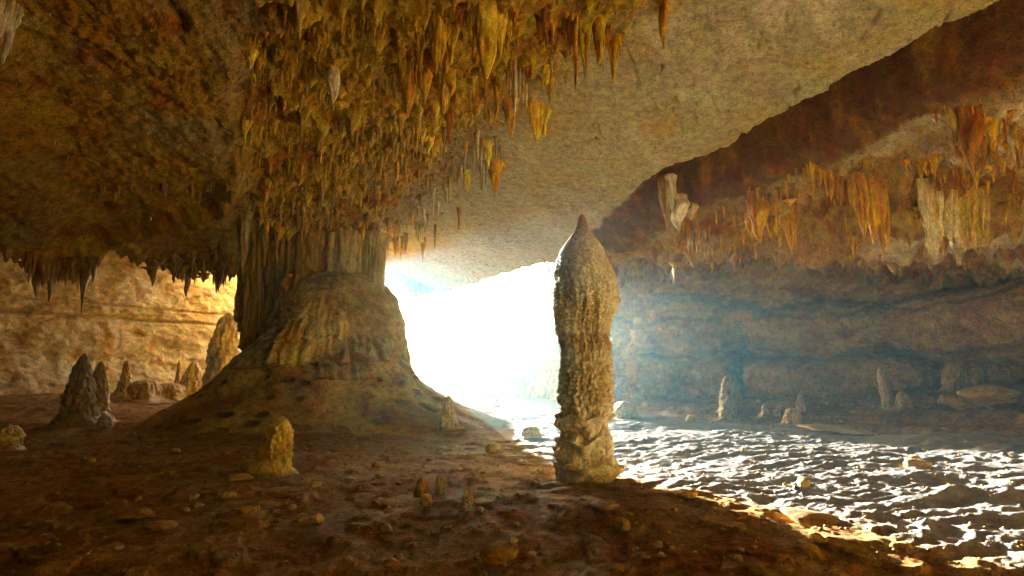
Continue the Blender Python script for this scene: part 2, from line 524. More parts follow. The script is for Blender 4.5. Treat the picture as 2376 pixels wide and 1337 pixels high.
def wall(name, pts, n, m, z0, z1, fn, tint_fn, label, side=1):
    c, s = resample(pts, n)
    d = np.gradient(c, axis=0); d /= np.hypot(d[:, 0], d[:, 1])[:, None]
    nx, ny = -d[:, 1] * side, d[:, 0] * side          # into the cave
    zz = np.linspace(z0, z1, m)
    S, Z = np.meshgrid(s, zz, indexing='ij')
    X0 = np.repeat(c[:, :1], m, 1); Y0 = np.repeat(c[:, 1:], m, 1)
    off = fn(S, Z, X0, Y0)
    X = X0 + nx[:, None] * off; Y = Y0 + ny[:, None] * off
    t = tint_fn(S, Z, X, Y, off)
    me = set_mesh(bpy.data.meshes.new(name), np.stack([X, Y, Z], -1), grid_faces(n, m), True, t)
    return tag(link(name, me, M_WALL), label, None, None, "structure")


RW = [(2.4, 28.5), (3.8, 25.4), (6.0, 22.9), (8.6, 21.2), (9.8, 20.5), (12.2, 18.9), (14.4, 16.2), (16.0, 11.0), (15.5, 5), (11.5, -1.0)]


def blob(S, Z, s0, z0, rs, rz, h, p=1.6):
    return h * np.clip(1 - ((S - s0) / rs) ** 2 - ((Z - z0) / rz) ** 2, 0, 1) ** (1 / p)


def right_fn(S, Z, X, Y):
    o = .45 * fbm2(S * .35, Z * .5, 3, 301) + .28 * fbm2(S * 1.1, Z * 1.4, 4, 303, .55) + .09 * fbm2(S * 4, Z * 4, 4, 305, .6)
    o = o + .25 * (Z - 2) * sst(1.5, 5, Z) * .6       # leans in under the roof
    wz = Z + .15 * fbm2(S * .6, Z * .3, 2, 307)
    big = np.maximum.reduce([blob(S, wz, 12.8, 1.25, 3.2, .95, 1.5, 2.4), blob(S, wz, 12.6, 2.95, 2.8, .95, 1.2, 2.4), blob(S, wz, 17.2, 2.9, 3.4, 1.2, 1.4, 2.4),
                             blob(S, wz, 8.0, 3.1, 2.7, 1.3, .9, 2.2), blob(S, wz, 5.0, 1.5, 2.3, 1.6, .8, 2.2), blob(S, wz, 16.4, 1.2, 1.2, .7, .8, 2.4), blob(S, wz, 21.0, 1.6, 2.4, 1.2, 1.0, 2.2)])
    o = o + big
    for zc, a_, w_, sd in ((2.1, .40, .07, 315), (3.5, .22, .06, 316)):
        o = o - a_ * np.exp(-((Z - zc - .9 * fbm2(S * .30, S * 0, 4, sd)) / w_) ** 2) * sst(-.35, .1, fbm2(S * .5, S * 0 + zc, 2, sd + 4))
    o = o - .9 * np.exp(-((S - 9.6 - .1 * (Z - 2)) / .28) ** 2) * sst(3.4, 2.6, Z)      # the dark upright cleft
    return o


def right_tint(S, Z, X, Y, o):
    n = fbm2(S * .5, Z * .8, 4, 311); n2 = fbm2(S * 2.4, Z * 2.4, 4, 313)
    t = mixc((.44, .27, .10), (.33, .16, .055), sst(-.2, .4, n)); t = mixc(t, (.54, .37, .17), .8 * sst(.05, .4, n2))
    t = mixc(t, (.40, .23, .08), .5 * sst(.4, 1.2, o))
    t = mixc(t, (.20, .10, .04), .6 * sst(.15, .45, fbm2(S * 1.1, Z * 1.6, 4, 319)))
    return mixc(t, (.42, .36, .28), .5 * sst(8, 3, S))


wall("right_wall", RW, 420, 190, -.8, 6.6, right_fn, right_tint, "brown bulging rock wall behind the tall pillar", -1)

LW = [(-12.2, 34.0), (-13.6, 30.0), (-16.0, 26.5), (-18.5, 22.0), (-21.0, 17.0), (-23.0, 11.0), (-22.5, 4.0), (-18, -4)]


def left_fn(S, Z, X, Y):
    o = .4 * fbm2(S * .25, Z * .3, 3, 321) + .22 * fbm2(S * .9, Z * 1.2, 4, 323, .55) + .09 * fbm2(S * 3.5, Z * 4, 4, 325, .6)
    bed = fbm2(S * .12 + 3, Z * 1.1 + .14 * S + .8 * fbm2(S * .5, Z * .4, 3, 329), 3, 327)
    o = o + .17 * sst(-.2, .25, bed) + .75 * sst(2.2, .2, Z) - .10 * (Z - 2)
    o = o - .22 * np.exp(-((Z - 3.75 - .08 * per2(S * .6, S * 0, 331)) / .06) ** 2) - .16 * np.exp(-((Z - 4.3 - .1 * per2(S * .5, S * 0, 333)) / .05) ** 2)
    return o


def left_tint(S, Z, X, Y, o):
    n = fbm2(S * .4, Z * .7, 4, 341); st = fbm2((S + .12 * Z) * 1.1, Z * .35, 5, 343, .6)
    t = mixc((.58, .44, .24), (.70, .58, .38), sst(-.2, .4, n)); t = mixc(t, (.48, .25, .07), .8 * sst(.0, .4, st) * sst(-.4, .2, n))
    return mixc(t, (.34, .17, .06), .7 * sst(1.6, .5, Z) * sst(-.3, .2, n))


wall("left_wall", LW, 420, 170, -.8, 8.0, left_fn, left_tint, "pale bedded limestone wall of the left chamber", 1)

BW = [(-18, -4), (-12, -8), (-4, -8), (3, -5.5), (8, -3.2), (11.5, -1.0)]  # unseen wall, pulled near and tinted yellow to bounce sun into the view
wall("rear_bounce_wall", BW, 90, 40, -.8, 9.0, lambda S, Z, X, Y: .4 * fbm2(S * .3, Z * .3, 4, 351),
     lambda S, Z, X, Y, o: mixc((.74, .56, .24), (.66, .46, .16), sst(-.2, .4, fbm2(S * .5, Z * .5, 3, 353))), "unseen rock wall behind the viewer, set to bounce sunlight forward", 1)

FW = [(-4.6, 36.0), (-2.4, 33.5), (-.4, 31.8), (1.2, 31.0), (2.6, 30.0), (3.4, 28.2)]


def far_fn(S, Z, X, Y):
    return .4 * fbm2(S * .5, Z * .5, 3, 361) + .3 * np.clip(fbm2(S * 2.6, Z * .35, 3, 363), 0, 1) + .05 * fbm2(S * 6, Z * 2, 3, 365)


c, s = resample(FW, 140)
S, T = np.meshgrid(s, np.linspace(0, 1, 60), indexing='ij')
top = np.interp(c[:, 0], [-4.6, -2.4, -.4, 1.2, 2.4, 3.4], [1.0, 1.7, 2.7, 3.4, 4.1, 4.9])[:, None] + .22 * fbm2(S * 1.3, S * 0, 3, 367)
Z = -.5 + T * (top + .5)
o = far_fn(S, Z, None, None) * (1 - .5 * T) + .8 * (1 - T)
d = np.gradient(c, axis=0); d /= np.hypot(d[:, 0], d[:, 1])[:, None]
X = c[:, :1] + d[:, 1:] * o; Y = c[:, 1:] - d[:, :1] * o
Xb, Yb, Zb = X[:, -1:] - d[:, 1:] * 1.6, Y[:, -1:] + d[:, :1] * 1.6, Z[:, -1:] - .2
Xc, Yc, Zc = Xb - d[:, 1:] * 1.5, Yb + d[:, :1] * 1.5, Zb * 0 - .6
V = np.stack([np.hstack([X, Xb, Xc]), np.hstack([Y, Yb, Yc]), np.hstack([Z, Zb, Zc])], -1)
tt = mixc((.50, .38, .22), CREAM, sst(-.2, .4, fbm2(V[..., 0] * 2, V[..., 2] * .6, 3, 369)))
me = set_mesh(bpy.data.meshes.new("far_outcrop"), V, grid_faces(140, 62), True, tt)
tag(link("far_outcrop", me, M_WALL), "pale fluted rock outcrop standing low in the sunlit mouth", "outcrop")

# ------------------------------------------------------------------ lathe-like bodies
def lathe(T, Z, R, cx=0.0, cy=0.0, tint=None, name="body", sx=1.0, sy=1.0):
    """grid of rings: T angles (front = -y at T = 0), Z heights, R radii"""
    X = cx + sx * R * np.sin(T); Y = cy - sy * R * np.cos(T)
    V = np.stack([X, Y, Z + 0 * T], -1)
    n, m = V.shape[:2]
    me = bpy.data.meshes.new(name)
    return set_mesh(me, V, grid_faces(n, m, True), True, tint)


def tz(nth, zs):
    th = np.linspace(-math.pi, math.pi, nth, endpoint=False)
    return np.meshgrid(th, np.asarray(zs, float))


def flutes(T, R, Z, freq, seed, zf=.6):
    a = T * np.mean(R)
    return fbm2(a * freq, Z * zf, 3, seed, .55)


# ------------------------------------------------------------------ the tall pillar-like stalagmite
pb = hit_ground(1357, 1116)
PY = float(pb[1])
prof = [(497, 1350, 1350.8), (503, 1343, 1357), (515, 1340, 1362), (530, 1336, 1366), (548, 1324, 1378), (580, 1301, 1401), (620, 1285, 1420), (655, 1280, 1428), (700, 1286, 1426),
        (740, 1293, 1419), (772, 1297, 1416), (782, 1300, 1414), (800, 1299, 1417), (850, 1300, 1418), (900, 1302, 1418), (940, 1299, 1418), (960, 1299, 1416),
        (1000, 1302, 1414), (1050, 1299, 1419), (1090, 1296, 1423), (1115, 1294, 1426), (1130, 1288, 1432)]
pv = np.array([p[0] for p in prof], float)
vv = np.concatenate([np.linspace(497, 540, 40), np.linspace(541, 1130, 470)])
pl = np.interp(vv, pv, [p[1] for p in prof]); pr = np.interp(vv, pv, [p[2] for p in prof])
zv = np.array([P(1357, v, PY)[2] for v in vv])
xc = np.array([P((a + b) / 2, v, PY)[0] for a, b, v in zip(pl, pr, vv)]); rv = (pr - pl) / 2 * px(PY) / math.cos(TILT)
T, Z = tz(300, zv)
Vp = np.repeat(vv[:, None], 300, 1)
xc = xc + .022 * fbm2(zv * 1.3, zv * 0, 3, 417) * sst(500, 600, vv)
R = np.repeat(rv[:, None], 300, 1); CX = np.repeat(xc[:, None], 300, 1)
A = T * .42
w1, h1 = worley2(A / .05, Z / .045, 401)
pop = .016 * (1 - w1) * (Vp > 560)
fl = fbm2(A * 13 + .5 * per2(Z * 2, A * 2, 404), Z * 1.4, 3, 403, .55)
w2, h2 = worley2(A / .075 + .3 * per2(A * 6, Z * 6, 1), Z / .06, 405)
w3, h3 = worley2(A / .34 + .35 * per2(A * 3, Z * 3, 5), Z / .20, 407)
saw = (Z / .26 + .5 * per2(A * 2.6, Z * 1.2, 409)) % 1.0            # billows that overhang the flutes below them
k1 = sst(640, 690, Vp) * sst(840, 800, Vp); k2 = sst(800, 850, Vp) * sst(960, 930, Vp); k3 = sst(930, 960, Vp) * sst(1110, 1085, Vp)
k0 = sst(560, 610, Vp) * sst(720, 660, Vp)
D = pop * np.clip(k0 + .4 * k1, 0, 1) + k1 * (.034 * fl + .012 * np.abs(fl) + .02 * (.6 - w1)) + k2 * (.05 * (.6 - w2) + .014 * fl) \
    + k3 * (.10 * (.55 - w3) + .05 * (saw - .4) + .028 * fl * sst(.6, .3, saw)) + .012 * fbm2(A * 9, Z * 9, 3, 411)
D = D + .075 * fbm2(A * 1.6, Z * 1.5, 4, 413, .55) * sst(540, 640, Vp)
ring = np.exp(-((Vp - 774 - 5 * per2(A * 7, A * 0, 415)) / 5.0) ** 2)
D = D + .010 * ring - .006 * np.exp(-((Vp - 785) / 5.0) ** 2) - .008 * np.exp(-((Vp - 852 - 8 * per2(A * 5, A * 0, 416)) / 4.0) ** 2)
D = D * 1.5 - .022 * sst(560, 640, Vp)
R2 = np.maximum(R + D * np.clip(R / .25, .05, 1), .002)
n1 = fbm2(A * 3, Z * 2, 4, 421); n2 = fbm2(A * 12, Z * 3, 3, 423)
tn = mixc((.84, .72, .46), (.88, .79, .56), sst(-.3, .4, n1))
tn = mixc(tn, (.50, .22, .06), sst(575, 500, Vp)); tn = mixc(tn, (.50, .25, .09), .8 * sst(770, 782, Vp) * sst(830, 800, Vp) * sst(-.4, .2, n1 + .4 * n2))
tn = mixc(tn, (.52, .33, .13), .6 * k2 * sst(-.2, .4, n2)); tn = mixc(tn, (.80, .68, .42), .7 * k0); tn = mixc(tn, (.66, .50, .20), sst(1060, 1100, Vp))
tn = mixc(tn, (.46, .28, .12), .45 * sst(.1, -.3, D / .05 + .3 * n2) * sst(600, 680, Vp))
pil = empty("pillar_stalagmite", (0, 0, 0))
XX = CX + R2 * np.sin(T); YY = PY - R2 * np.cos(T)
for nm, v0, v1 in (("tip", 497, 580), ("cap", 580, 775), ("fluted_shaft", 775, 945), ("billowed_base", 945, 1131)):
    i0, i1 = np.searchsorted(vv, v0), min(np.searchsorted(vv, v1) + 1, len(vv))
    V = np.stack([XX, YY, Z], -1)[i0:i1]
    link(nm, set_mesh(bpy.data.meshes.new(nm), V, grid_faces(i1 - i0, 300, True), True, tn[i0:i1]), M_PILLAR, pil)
tag(pil, "tall club-shaped pillar stalagmite with pointed tip standing alone in front of the light", "stalagmite")

# ------------------------------------------------------------------ the great column and its mound
MY = 17.5
MX = float(P(790, 700, MY)[0])
mv = np.array([628, 645, 662, 690, 740, 800, 840, 880, 910, 940, 960, 985, 1010], float)
mr = np.array([10, 78, 104, 128, 148, 153, 162, 190, 222, 275, 330, 400, 460], float) * px(MY)
zs = np.concatenate([np.linspace(628, 860, 210), np.linspace(861, 1010, 110)])
zl = np.array([P(790, v, MY)[2] for v in zs])
T, Z = tz(420, zl)
Vp = np.repeat(zs[:, None], 420, 1)


def mound_r(T, Z, Vp):
    R = np.interp(Vp, mv, mr)
    left = np.clip(-np.sin(T), 0, 1) * sst(760, 850, Vp) * sst(1010, 930, Vp)
    return R + left * .95


R = mound_r(T, Z, Vp)
A = T * 2.2
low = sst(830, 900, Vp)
buttress = np.clip(fbm2(T * 1.6 + 4, Z * .25, 3, 431), -1, 1)
D = .22 * fbm2(A * .7, Z * .9, 4, 433) * (1 - .3 * low) + .55 * buttress * low + .08 * fbm2(A * 2.4, Z * 2.8, 5, 435, .62)
pit, ph = worley2(A / .42 + .2 * per2(A * 3, Z * 3, 2), Z / .30, 437)
pk = sst(.32, .2, pit) * (ph > .45) * sst(845, 880, Vp) * sst(1000, 960, Vp) * sst(-.35, .05, fbm2(A * .6 + 3, Z * .8, 2, 438))
D = D - .14 * pk
groove = np.exp(-((T + .75 - .12 * Z) / .10) ** 2) * sst(800, 880, Vp)
D = D - .35 * groove
n1 = fbm2(A * .9, Z * 1.1, 4, 441); n2 = fbm2(A * 3, Z * 3, 3, 443)
tn = mixc((.50, .33, .12), (.38, .20, .07), sst(-.2, .4, n1)); tn = mixc(tn, (.54, .38, .17), .7 * sst(.1, .5, n2) * (1 - low))
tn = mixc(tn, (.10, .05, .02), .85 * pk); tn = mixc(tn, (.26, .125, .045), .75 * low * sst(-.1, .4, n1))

def skirt(D, tn, t0, t1, v0, v1, thick, seed, tints, tiers=3.2):
    s_ = (T - t0) / (t1 - t0) + .10 * fbm2(Z * 2.2, A * 1.5, 3, seed + 7); q = (Vp - v0) / (v1 - v0)
    bot = .88 + .10 * fbm2(A * 5, A * 0, 3, seed); top = .05 + .6 * np.abs(s_ - .5) + .12 * fbm2(A * 2.5, A * 0, 2, seed + 1)
    env = sst(top - .08, top + .3, q) * sst(bot + .035, bot - .01, q) * sst(0, .16, s_) * sst(1, .84, s_)
    rib = fbm2(A * 6.5 + .4 * per2(A * 2, Z * 2, seed), Z * .7, 3, seed + 2, .5)
    stp = (q * tiers + .7 * fbm2(A * 1.8, Z * .8, 2, seed + 3)) % 1.0
    D = D + env * (thick * (.4 + .6 * q) + .15 * rib + .11 * stp)
    c_ = mixc(tints[0], tints[1], sst(-.3, .4, rib)); c_ = mixc(c_, tints[2], .8 * sst(.1, -.3, rib))
    return D, tn + (c_ - tn) * (sst(.05, .4, env))[..., None]


YT = ((.70, .47, .12), (.78, .58, .22), (.36, .18, .05))
D, tn = skirt(D, tn, -.50, .48, 690, 866, .20, 451, YT)
D, tn = skirt(D, tn, .28, 1.05, 765, 848, .12, 461, ((.44, .30, .13), (.52, .37, .18), (.28, .15, .06)), 2.0)
D, tn = skirt(D, tn, -1.0, -.42, 740, 868, .10, 471, ((.42, .28, .12), (.48, .34, .16), (.26, .13, .05)), 2.5)
D, tn = skirt(D, tn, .0, .72, 810, 885, .08, 481, ((.40, .22, .07), (.46, .27, .10), (.24, .11, .04)), 1.5)
ysc = mix(1.0, .62, sst(830, 960, Vp))
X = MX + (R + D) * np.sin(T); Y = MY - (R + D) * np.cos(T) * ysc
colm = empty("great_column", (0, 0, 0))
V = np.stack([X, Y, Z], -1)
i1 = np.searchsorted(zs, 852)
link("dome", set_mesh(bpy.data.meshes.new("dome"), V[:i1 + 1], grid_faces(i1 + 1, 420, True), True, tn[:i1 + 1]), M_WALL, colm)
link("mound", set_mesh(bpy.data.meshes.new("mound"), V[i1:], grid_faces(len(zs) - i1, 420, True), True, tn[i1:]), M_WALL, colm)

def fluted(name, u0, u1, vt, vb, Y, seed, tints, parent=None, sy=1.0, amp=.10, jag=0.0, bulge=0.0, taper=0.0, freq=5.0, mat=None, nth=110, nz=70, steps=0.0, waist=0.0):
    """an upright fluted body between two photograph rows: short columns, curtains, hanging masses"""
    c = P((u0 + u1) / 2, vb, Y); zt = P(u0, vt, Y)[2]
    r = (u1 - u0) / 2 * px(Y)
    t = np.linspace(0, 1, nz)
    TT, Q = tz(nth, t)
    bot = c[2] + jag * np.clip(.5 + 1.2 * fbm2(TT * 2.5, TT * 0 + seed, 3, seed), 0, 1.4)
    ZZ = zt + (bot - zt) * Q
    f = fbm2(TT * freq * .5, ZZ * .55, 3, seed + 1, .55)
    rr = r * (1 + amp * 2 * f + bulge * np.sin(math.pi * Q) + taper * Q) + .02 * fbm2(TT * 8, ZZ * 4, 2, seed + 2)
    if waist:
        rr = rr * (1 + waist * (2 * Q - 1) ** 4 + .18 * fbm3(np.cos(TT) * .8 + seed, np.sin(TT) * .8, ZZ * 1.3, 3, seed % 9))
    if steps:
        rr = rr + steps * np.sin((ZZ / .75 + .3 * per2(TT * 2, ZZ, seed)) * 2 * math.pi)
    rr = np.where(Q > .985, rr * .35, np.where(Q > .96, rr * .8, rr)) if jag else rr
    tn = mixc(tints[0], tints[1], sst(-.3, .4, f)); tn = mixc(tn, tints[2], .7 * sst(.05, -.3, f))
    me = lathe(TT, ZZ, rr, float(c[0]), Y, tn, name, 1.0, sy)
    return link(name, me, mat or M_CALC, parent)


BR = ((.44, .25, .08), (.52, .32, .11), (.26, .11, .035))
fluted("neck", 680, 756, 530, 725, MY - .3, 501, BR, colm, .7, .07, waist=.3, freq=5, steps=.025)
fluted("neck", 772, 836, 530, 690, MY - .45, 511, ((.60, .43, .16), (.64, .48, .2), (.36, .2, .07)), colm, .7, .06, waist=.35, freq=5, steps=.02)
fluted("neck", 838, 890, 545, 690, MY - .3, 521, ((.50, .34, .13), (.58, .42, .18), (.3, .16, .06)), colm, .8, .14, waist=.5, freq=8)
fluted("neck", 757, 771, 540, 670, MY - .7, 525, ((.56, .38, .13), (.62, .44, .18), (.34, .18, .06)), colm, .8, .07)
fluted("red_shaft", 650, 706, 640, 832, MY - .9, 531, ((.40, .17, .045), (.50, .25, .07), (.24, .09, .03)), colm, .8, .10, steps=.07, waist=.2, freq=8)
tag(colm, "huge bell-shaped flowstone column rising from a broad mound to the ceiling", "column")

cur = empty("hanging_curtain", (0, 0, 0))
fluted("fold", 560, 648, 520, 838, MY + .2, 541, BR, cur, .8, .26, .9, taper=-.15, waist=.25, freq=13, nth=160, nz=90)
fluted("fold", 540, 600, 500, 780, MY + .5, 551, BR, cur, .8, .28, .8, taper=-.35, waist=.25, freq=11)
fluted("fold", 612, 694, 500, 770, MY - .1, 561, BR, cur, .8, .28, 1.0, taper=-.35, waist=.25, freq=11)
tag(cur, "thick brown stalactite curtain hanging to the left of the great column", "curtain")

# ------------------------------------------------------------------ stalactites
def cone_verts(seed, nth=14, nz=18, power=.75, flare=.7, bend=.06, wob=.14, r0=1.0):
    t = np.linspace(0, 1, nz) ** .9
    TT, Q = tz(nth, t)
    g = 3.1 * seed
    f = fbm3(np.cos(TT) * 1.6 + g, np.sin(TT) * 1.6, Q * 2.2 + g, 2, seed % 7)
    R = r0 * ((1 - Q) ** power * (.62 + .12 * np.sin(Q * 7 + seed)) + flare * np.exp(-Q * 9) * .6) * (1 + wob * 2 * f) + .012 * (1 - Q)
    bx = bend * per2(t * 2 + g, t * 0, 3) * 3; by = bend * per2(t * 2 - g, t * 0 + 5, 4) * 3
    X = R * np.sin(TT) + bx[:, None]; Y = -R * np.cos(TT) + by[:, None]
    V = np.stack([X, Y, -Q], -1)
    top = V[:1].mean(1, keepdims=True)
    V = np.concatenate([top + (V[:1] - top) * (.05, .05, 1) + (0, 0, .10), top + (V[:1] - top) * (.7, .7, 1) + (0, 0, .06), V], 0)
    return V, np.concatenate([f[:1], f[:1], f], 0)


def cone_mesh(name, seed, n=1, **kw):
    r_ = np.random.default_rng(seed)
    Vs, Fs, Ts, k = [], [], [], 0
    for i in range(n):
        V, f = cone_verts(seed * 5 + i, **kw)
        if n > 1:
            a = r_.random() * 6.28; d = 0 if i == 0 else .35 + .55 * r_.random()
            sc = 1 if i == 0 else .35 + .45 * r_.random()
            V = V * np.array((.62 * (.6 + .5 * sc), .62 * (.6 + .5 * sc), sc)) + np.array((math.cos(a) * d, math.sin(a) * d, 0))
        q = -V[..., 2]
        t = mixc((1, 1, 1), (.62, .45, .30), sst(.05, -.35, f)); t = mixc(t, (.85, .6, .4), .6 * sst(.35, 0, q))
        Vs.append(V.reshape(-1, 3)); Ts.append(t.reshape(-1, 3)); Fs.append(grid_faces(V.shape[0], V.shape[1], True) + k); k += V.shape[0] * V.shape[1]
    return set_mesh(bpy.data.meshes.new(name), np.concatenate(Vs), np.concatenate(Fs), True, np.concatenate(Ts))


CONES = [cone_mesh("stalactite_cone", 20 + i, power=.6 + .07 * (i % 5)) for i in range(10)]
BIGC = [cone_mesh("stalactite_cone_large", 60 + i, nth=30, nz=46, power=(.6, .85, .7, 1.0)[i % 4], flare=.12, wob=.3, bend=.05) for i in range(8)]
MULTI = [cone_mesh("stalactite_bundle", 90 + i, 3 + i % 4, nth=12, nz=16) for i in range(8)]
STRAW = [cone_mesh("stalactite_straw", 120 + i, nth=8, nz=10, power=.25, flare=.3, bend=.03, wob=.05) for i in range(4)]
for L_ in (CONES, BIGC, MULTI, STRAW):
    for m_ in L_:
        m_.materials.append(M_CALC)
rs = random.Random(5)


def jit(c, a=.12):
    k = 1 + rs.uniform(-a, a)
    return (min(c[0] * k, .9), min(c[1] * k * (1 + rs.uniform(-a, a) * .4), .9), min(c[2] * k * (1 + rs.uniform(-a, a) * .6), .9), 1)


def hang(name, mesh, u, vtip, Y, wpx, colour, parent=None, sink=.05, maxlen=None, big=False):
    tip = P(u, vtip, Y)
    zt = cz(float(tip[0]), Y) + sink
    Lz = zt - tip[2]
    if Lz < .06:
        return None
    if maxlen and Lz > maxlen:
        zt = tip[2] + maxlen; Lz = maxlen
    r = wpx / 2 * px(Y) / .55 * (1.12 if big else 1.0)
    o = link(name, mesh, None, parent, (tip[0], Y, zt))
    o.scale = (r, r, Lz); o.rotation_euler = (0, 0, rs.uniform(0, 6.28)); o.color = jit(colour)
    return o


Yl, Am, Rd, Wt, Br = (.82, .58, .16), (.68, .38, .09), (.42, .17, .045), (.68, .58, .40), (.34, .19, .075)


def cluster(label, uref, vref, members, name="stalactite_cluster", part="cone", meshes=None, Y=None, colour=Yl):
    h = None
    for k in range(12):
        h = hit_ceiling(uref, vref - 12 * k)
        if h is not None:
            break
    if h is None or h[1] > 26:
        return None
    Yb = float(h[1]) if Y is None else Y
    if len(members) == 1:
        u, v, w, *c = members[0]
        o = hang("stalactite", (meshes or BIGC)[rs.randrange(len(meshes or BIGC))], u, v, Yb, w, c[0] if c else colour, big=meshes is None)
        return tag(o, label, "stalactite") if o else None
    e = empty(name, (0, 0, 0))
    for k, (u, v, w, *c) in enumerate(members):
        hang(part, (meshes or BIGC)[(k * 3 + rs.randrange(3)) % len(meshes or BIGC)], u, v, Yb + rs.uniform(-.12, .12) + .1 * (k % 2), w, c[0] if c else colour, e, .14, big=meshes is None)
    return tag(e, label, "stalactite")


cluster("largest bright yellow stalactite group with a blunt double tip at the top centre", 1130, 30,
        [(1130, 184, 64), (1160, 140, 36), (1098, 112, 34), (1182, 100, 34), (1112, 132, 30), (1196, 70, 30), (1085, 60, 26)])
cluster("long yellow stalactites left of the largest group at the top edge", 1020, 40,
        [(1012, 178, 38), (1046, 152, 30), (998, 92, 26, Am), (1030, 120, 26), (1062, 70, 26, Am)])
cluster("orange stalactite group with a glowing rounded tip below the top edge", 945, 150,
        [(945, 272, 34, (.68, .36, .07)), (925, 215, 20, Am), (985, 240, 26, Am), (968, 205, 22, Am), (932, 190, 18, Am)])
cluster("broad amber stalactite hanging under the long yellow ones", 1035, 170, [(1030, 266, 34), (1020, 235, 24, Am), (1045, 225, 28, Am)])
cluster("bundle of thin whitish straws near the dark groove", 1205, 150,
        [(1194, 272, 11, Wt), (1206, 232, 7, Wt), (1214, 240, 7, Wt), (1184, 212, 7, Wt), (1222, 255, 7, Wt), (1176, 228, 6, Wt), (1200, 240, 7, Wt)], "straw_bundle", "straw", STRAW)
cluster("wide honey yellow stalactite standing out against the smooth slab", 1250, 240,
        [(1245, 340, 36), (1262, 318, 26), (1234, 300, 22, Am), (1252, 290, 34, Rd)])
cluster("slim rust orange stalactite beside the wide honey yellow one", 1182, 245, [(1186, 325, 26, Am), (1174, 290, 18, Rd)])
cluster("long thin orange stalactites at the slab's upper border", 1350, 60, [(1336, 216, 15, Am), (1358, 184, 24, (.58, .42, .13)), (1322, 120, 16, Rd)])
cluster("yellow and red stalactite pair overlapping the smooth slab", 1405, 60, [(1394, 140, 30), (1424, 190, 26, Am), (1410, 110, 26, Rd), (1438, 110, 18, Am)])
cluster("lone slim orange stalactite on the smooth slab at the top", 1542, -10, [(1541, 117, 20, Am)])
cluster("rusty stalactite with a broad shelf at its root", 1150, 375, [(1150, 456, 26, Am), (1164, 412, 20, Am), (1140, 420, 18, Rd)])
cluster("small yellow stalactite above the rusty one with the shelf", 1132, 330, [(1133, 386, 20)])
cluster("pale stalactite at the top edge left of centre", 697, 10, [(694, 98, 24, (.60, .48, .2))])
cluster("short whitish stub with two points in the lumpy ceiling", 770, 160, [(771, 243, 26, Wt), (763, 220, 20, Wt)])
cluster("pale leaning stalactites in the upper left corner", 15, 20, [(6, 150, 30, Wt), (22, 128, 26, Wt), (-10, 120, 30, Wt), (34, 70, 22, Wt)])
cluster("long thin pale straw hanging from the ridge", 1110, 300, [(1108, 372, 9, Wt)], meshes=STRAW)
cluster("small yellow drops on the slab under the ridge", 1085, 400, [(1084, 448, 18), (1072, 420, 14, Am)])
cluster("cream stalactite pair near the lower end of the ridge", 970, 520, [(972, 562, 16, (.6, .46, .2)), (1010, 530, 14, (.6, .46, .2))])
# right-hand ledge
cluster("pale cream stalactite hanging above the light left of the right ledge", 1575, 445,
        [(1576, 536, 38, Wt), (1548, 532, 26, (.52, .34, .16)), (1606, 512, 24, (.55, .40, .2)), (1560, 500, 24, Wt)])
cluster("broad amber stalactite cluster under the rounded ledge bulge", 1770, 480,
        [(1765, 566, 34, Am), (1790, 556, 26, Am), (1745, 560, 26, Am), (1802, 548, 20, Am), (1755, 545, 30, Rd)])
cluster("long narrow amber stalactite right of the ledge bulge", 1838, 500, [(1838, 596, 26, Am), (1848, 580, 22, Am), (1826, 555, 22, Am)])
cluster("pair of long orange stalactites in the middle of the right ledge", 2030, 430,
        [(2006, 560, 36, Am), (2052, 612, 34, (.58, .31, .08)), (2028, 570, 30, Am), (2062, 585, 22, Am), (1990, 520, 30, Am)])
cluster("reddish knobbly stalactites on the right ledge above the pale drapery", 2260, 280,
        [(2262, 410, 40, Rd), (2290, 390, 34, Rd), (2235, 370, 34, Rd), (2320, 430, 24, Rd), (2305, 350, 34, Am), (2215, 340, 24, (.4, .27, .1))])
cluster("small pale finger at the right edge", 2355, 300, [(2356, 384, 16, Wt)])
cluster("short amber stalactites between the ledge bulge and the orange pair", 1920, 400, [(1930, 470, 24, Am), (1905, 445, 20, Am), (1952, 480, 20, Rd), (1888, 470, 18, Am)])
cluster("row of thin faded stalactites hanging in the light beam", 1640, 545,
        [(1600 + 9 * k, 560 + rs.uniform(0, 45), 12, (.50, .38, .24)) for k in range(10)], "straw_curtain", "straw", CONES)
# left fringe
cluster("longest dark stalactite of the left fringe", 187, 640, [(187, 738, 15, Br)])
cluster("second long dark stalactite in the left fringe", 277, 636, [(277, 692, 17, Br)])
cluster("stout dark stalactites at the left end of the fringe", 100, 645, [(85, 692, 24, Br), (113, 702, 20, Br), (98, 668, 24, Br)])
cluster("pale stalactite hanging beside the left curtain", 565, 500, [(562, 640, 24, (.5, .38, .2)), (556, 590, 18, Br)])
cluster("pale pointed stalactites in the middle of the lumpy mass above the column", 635, 540, [(636, 640, 24, (.5, .36, .16)), (612, 620, 20, (.46, .32, .14))])

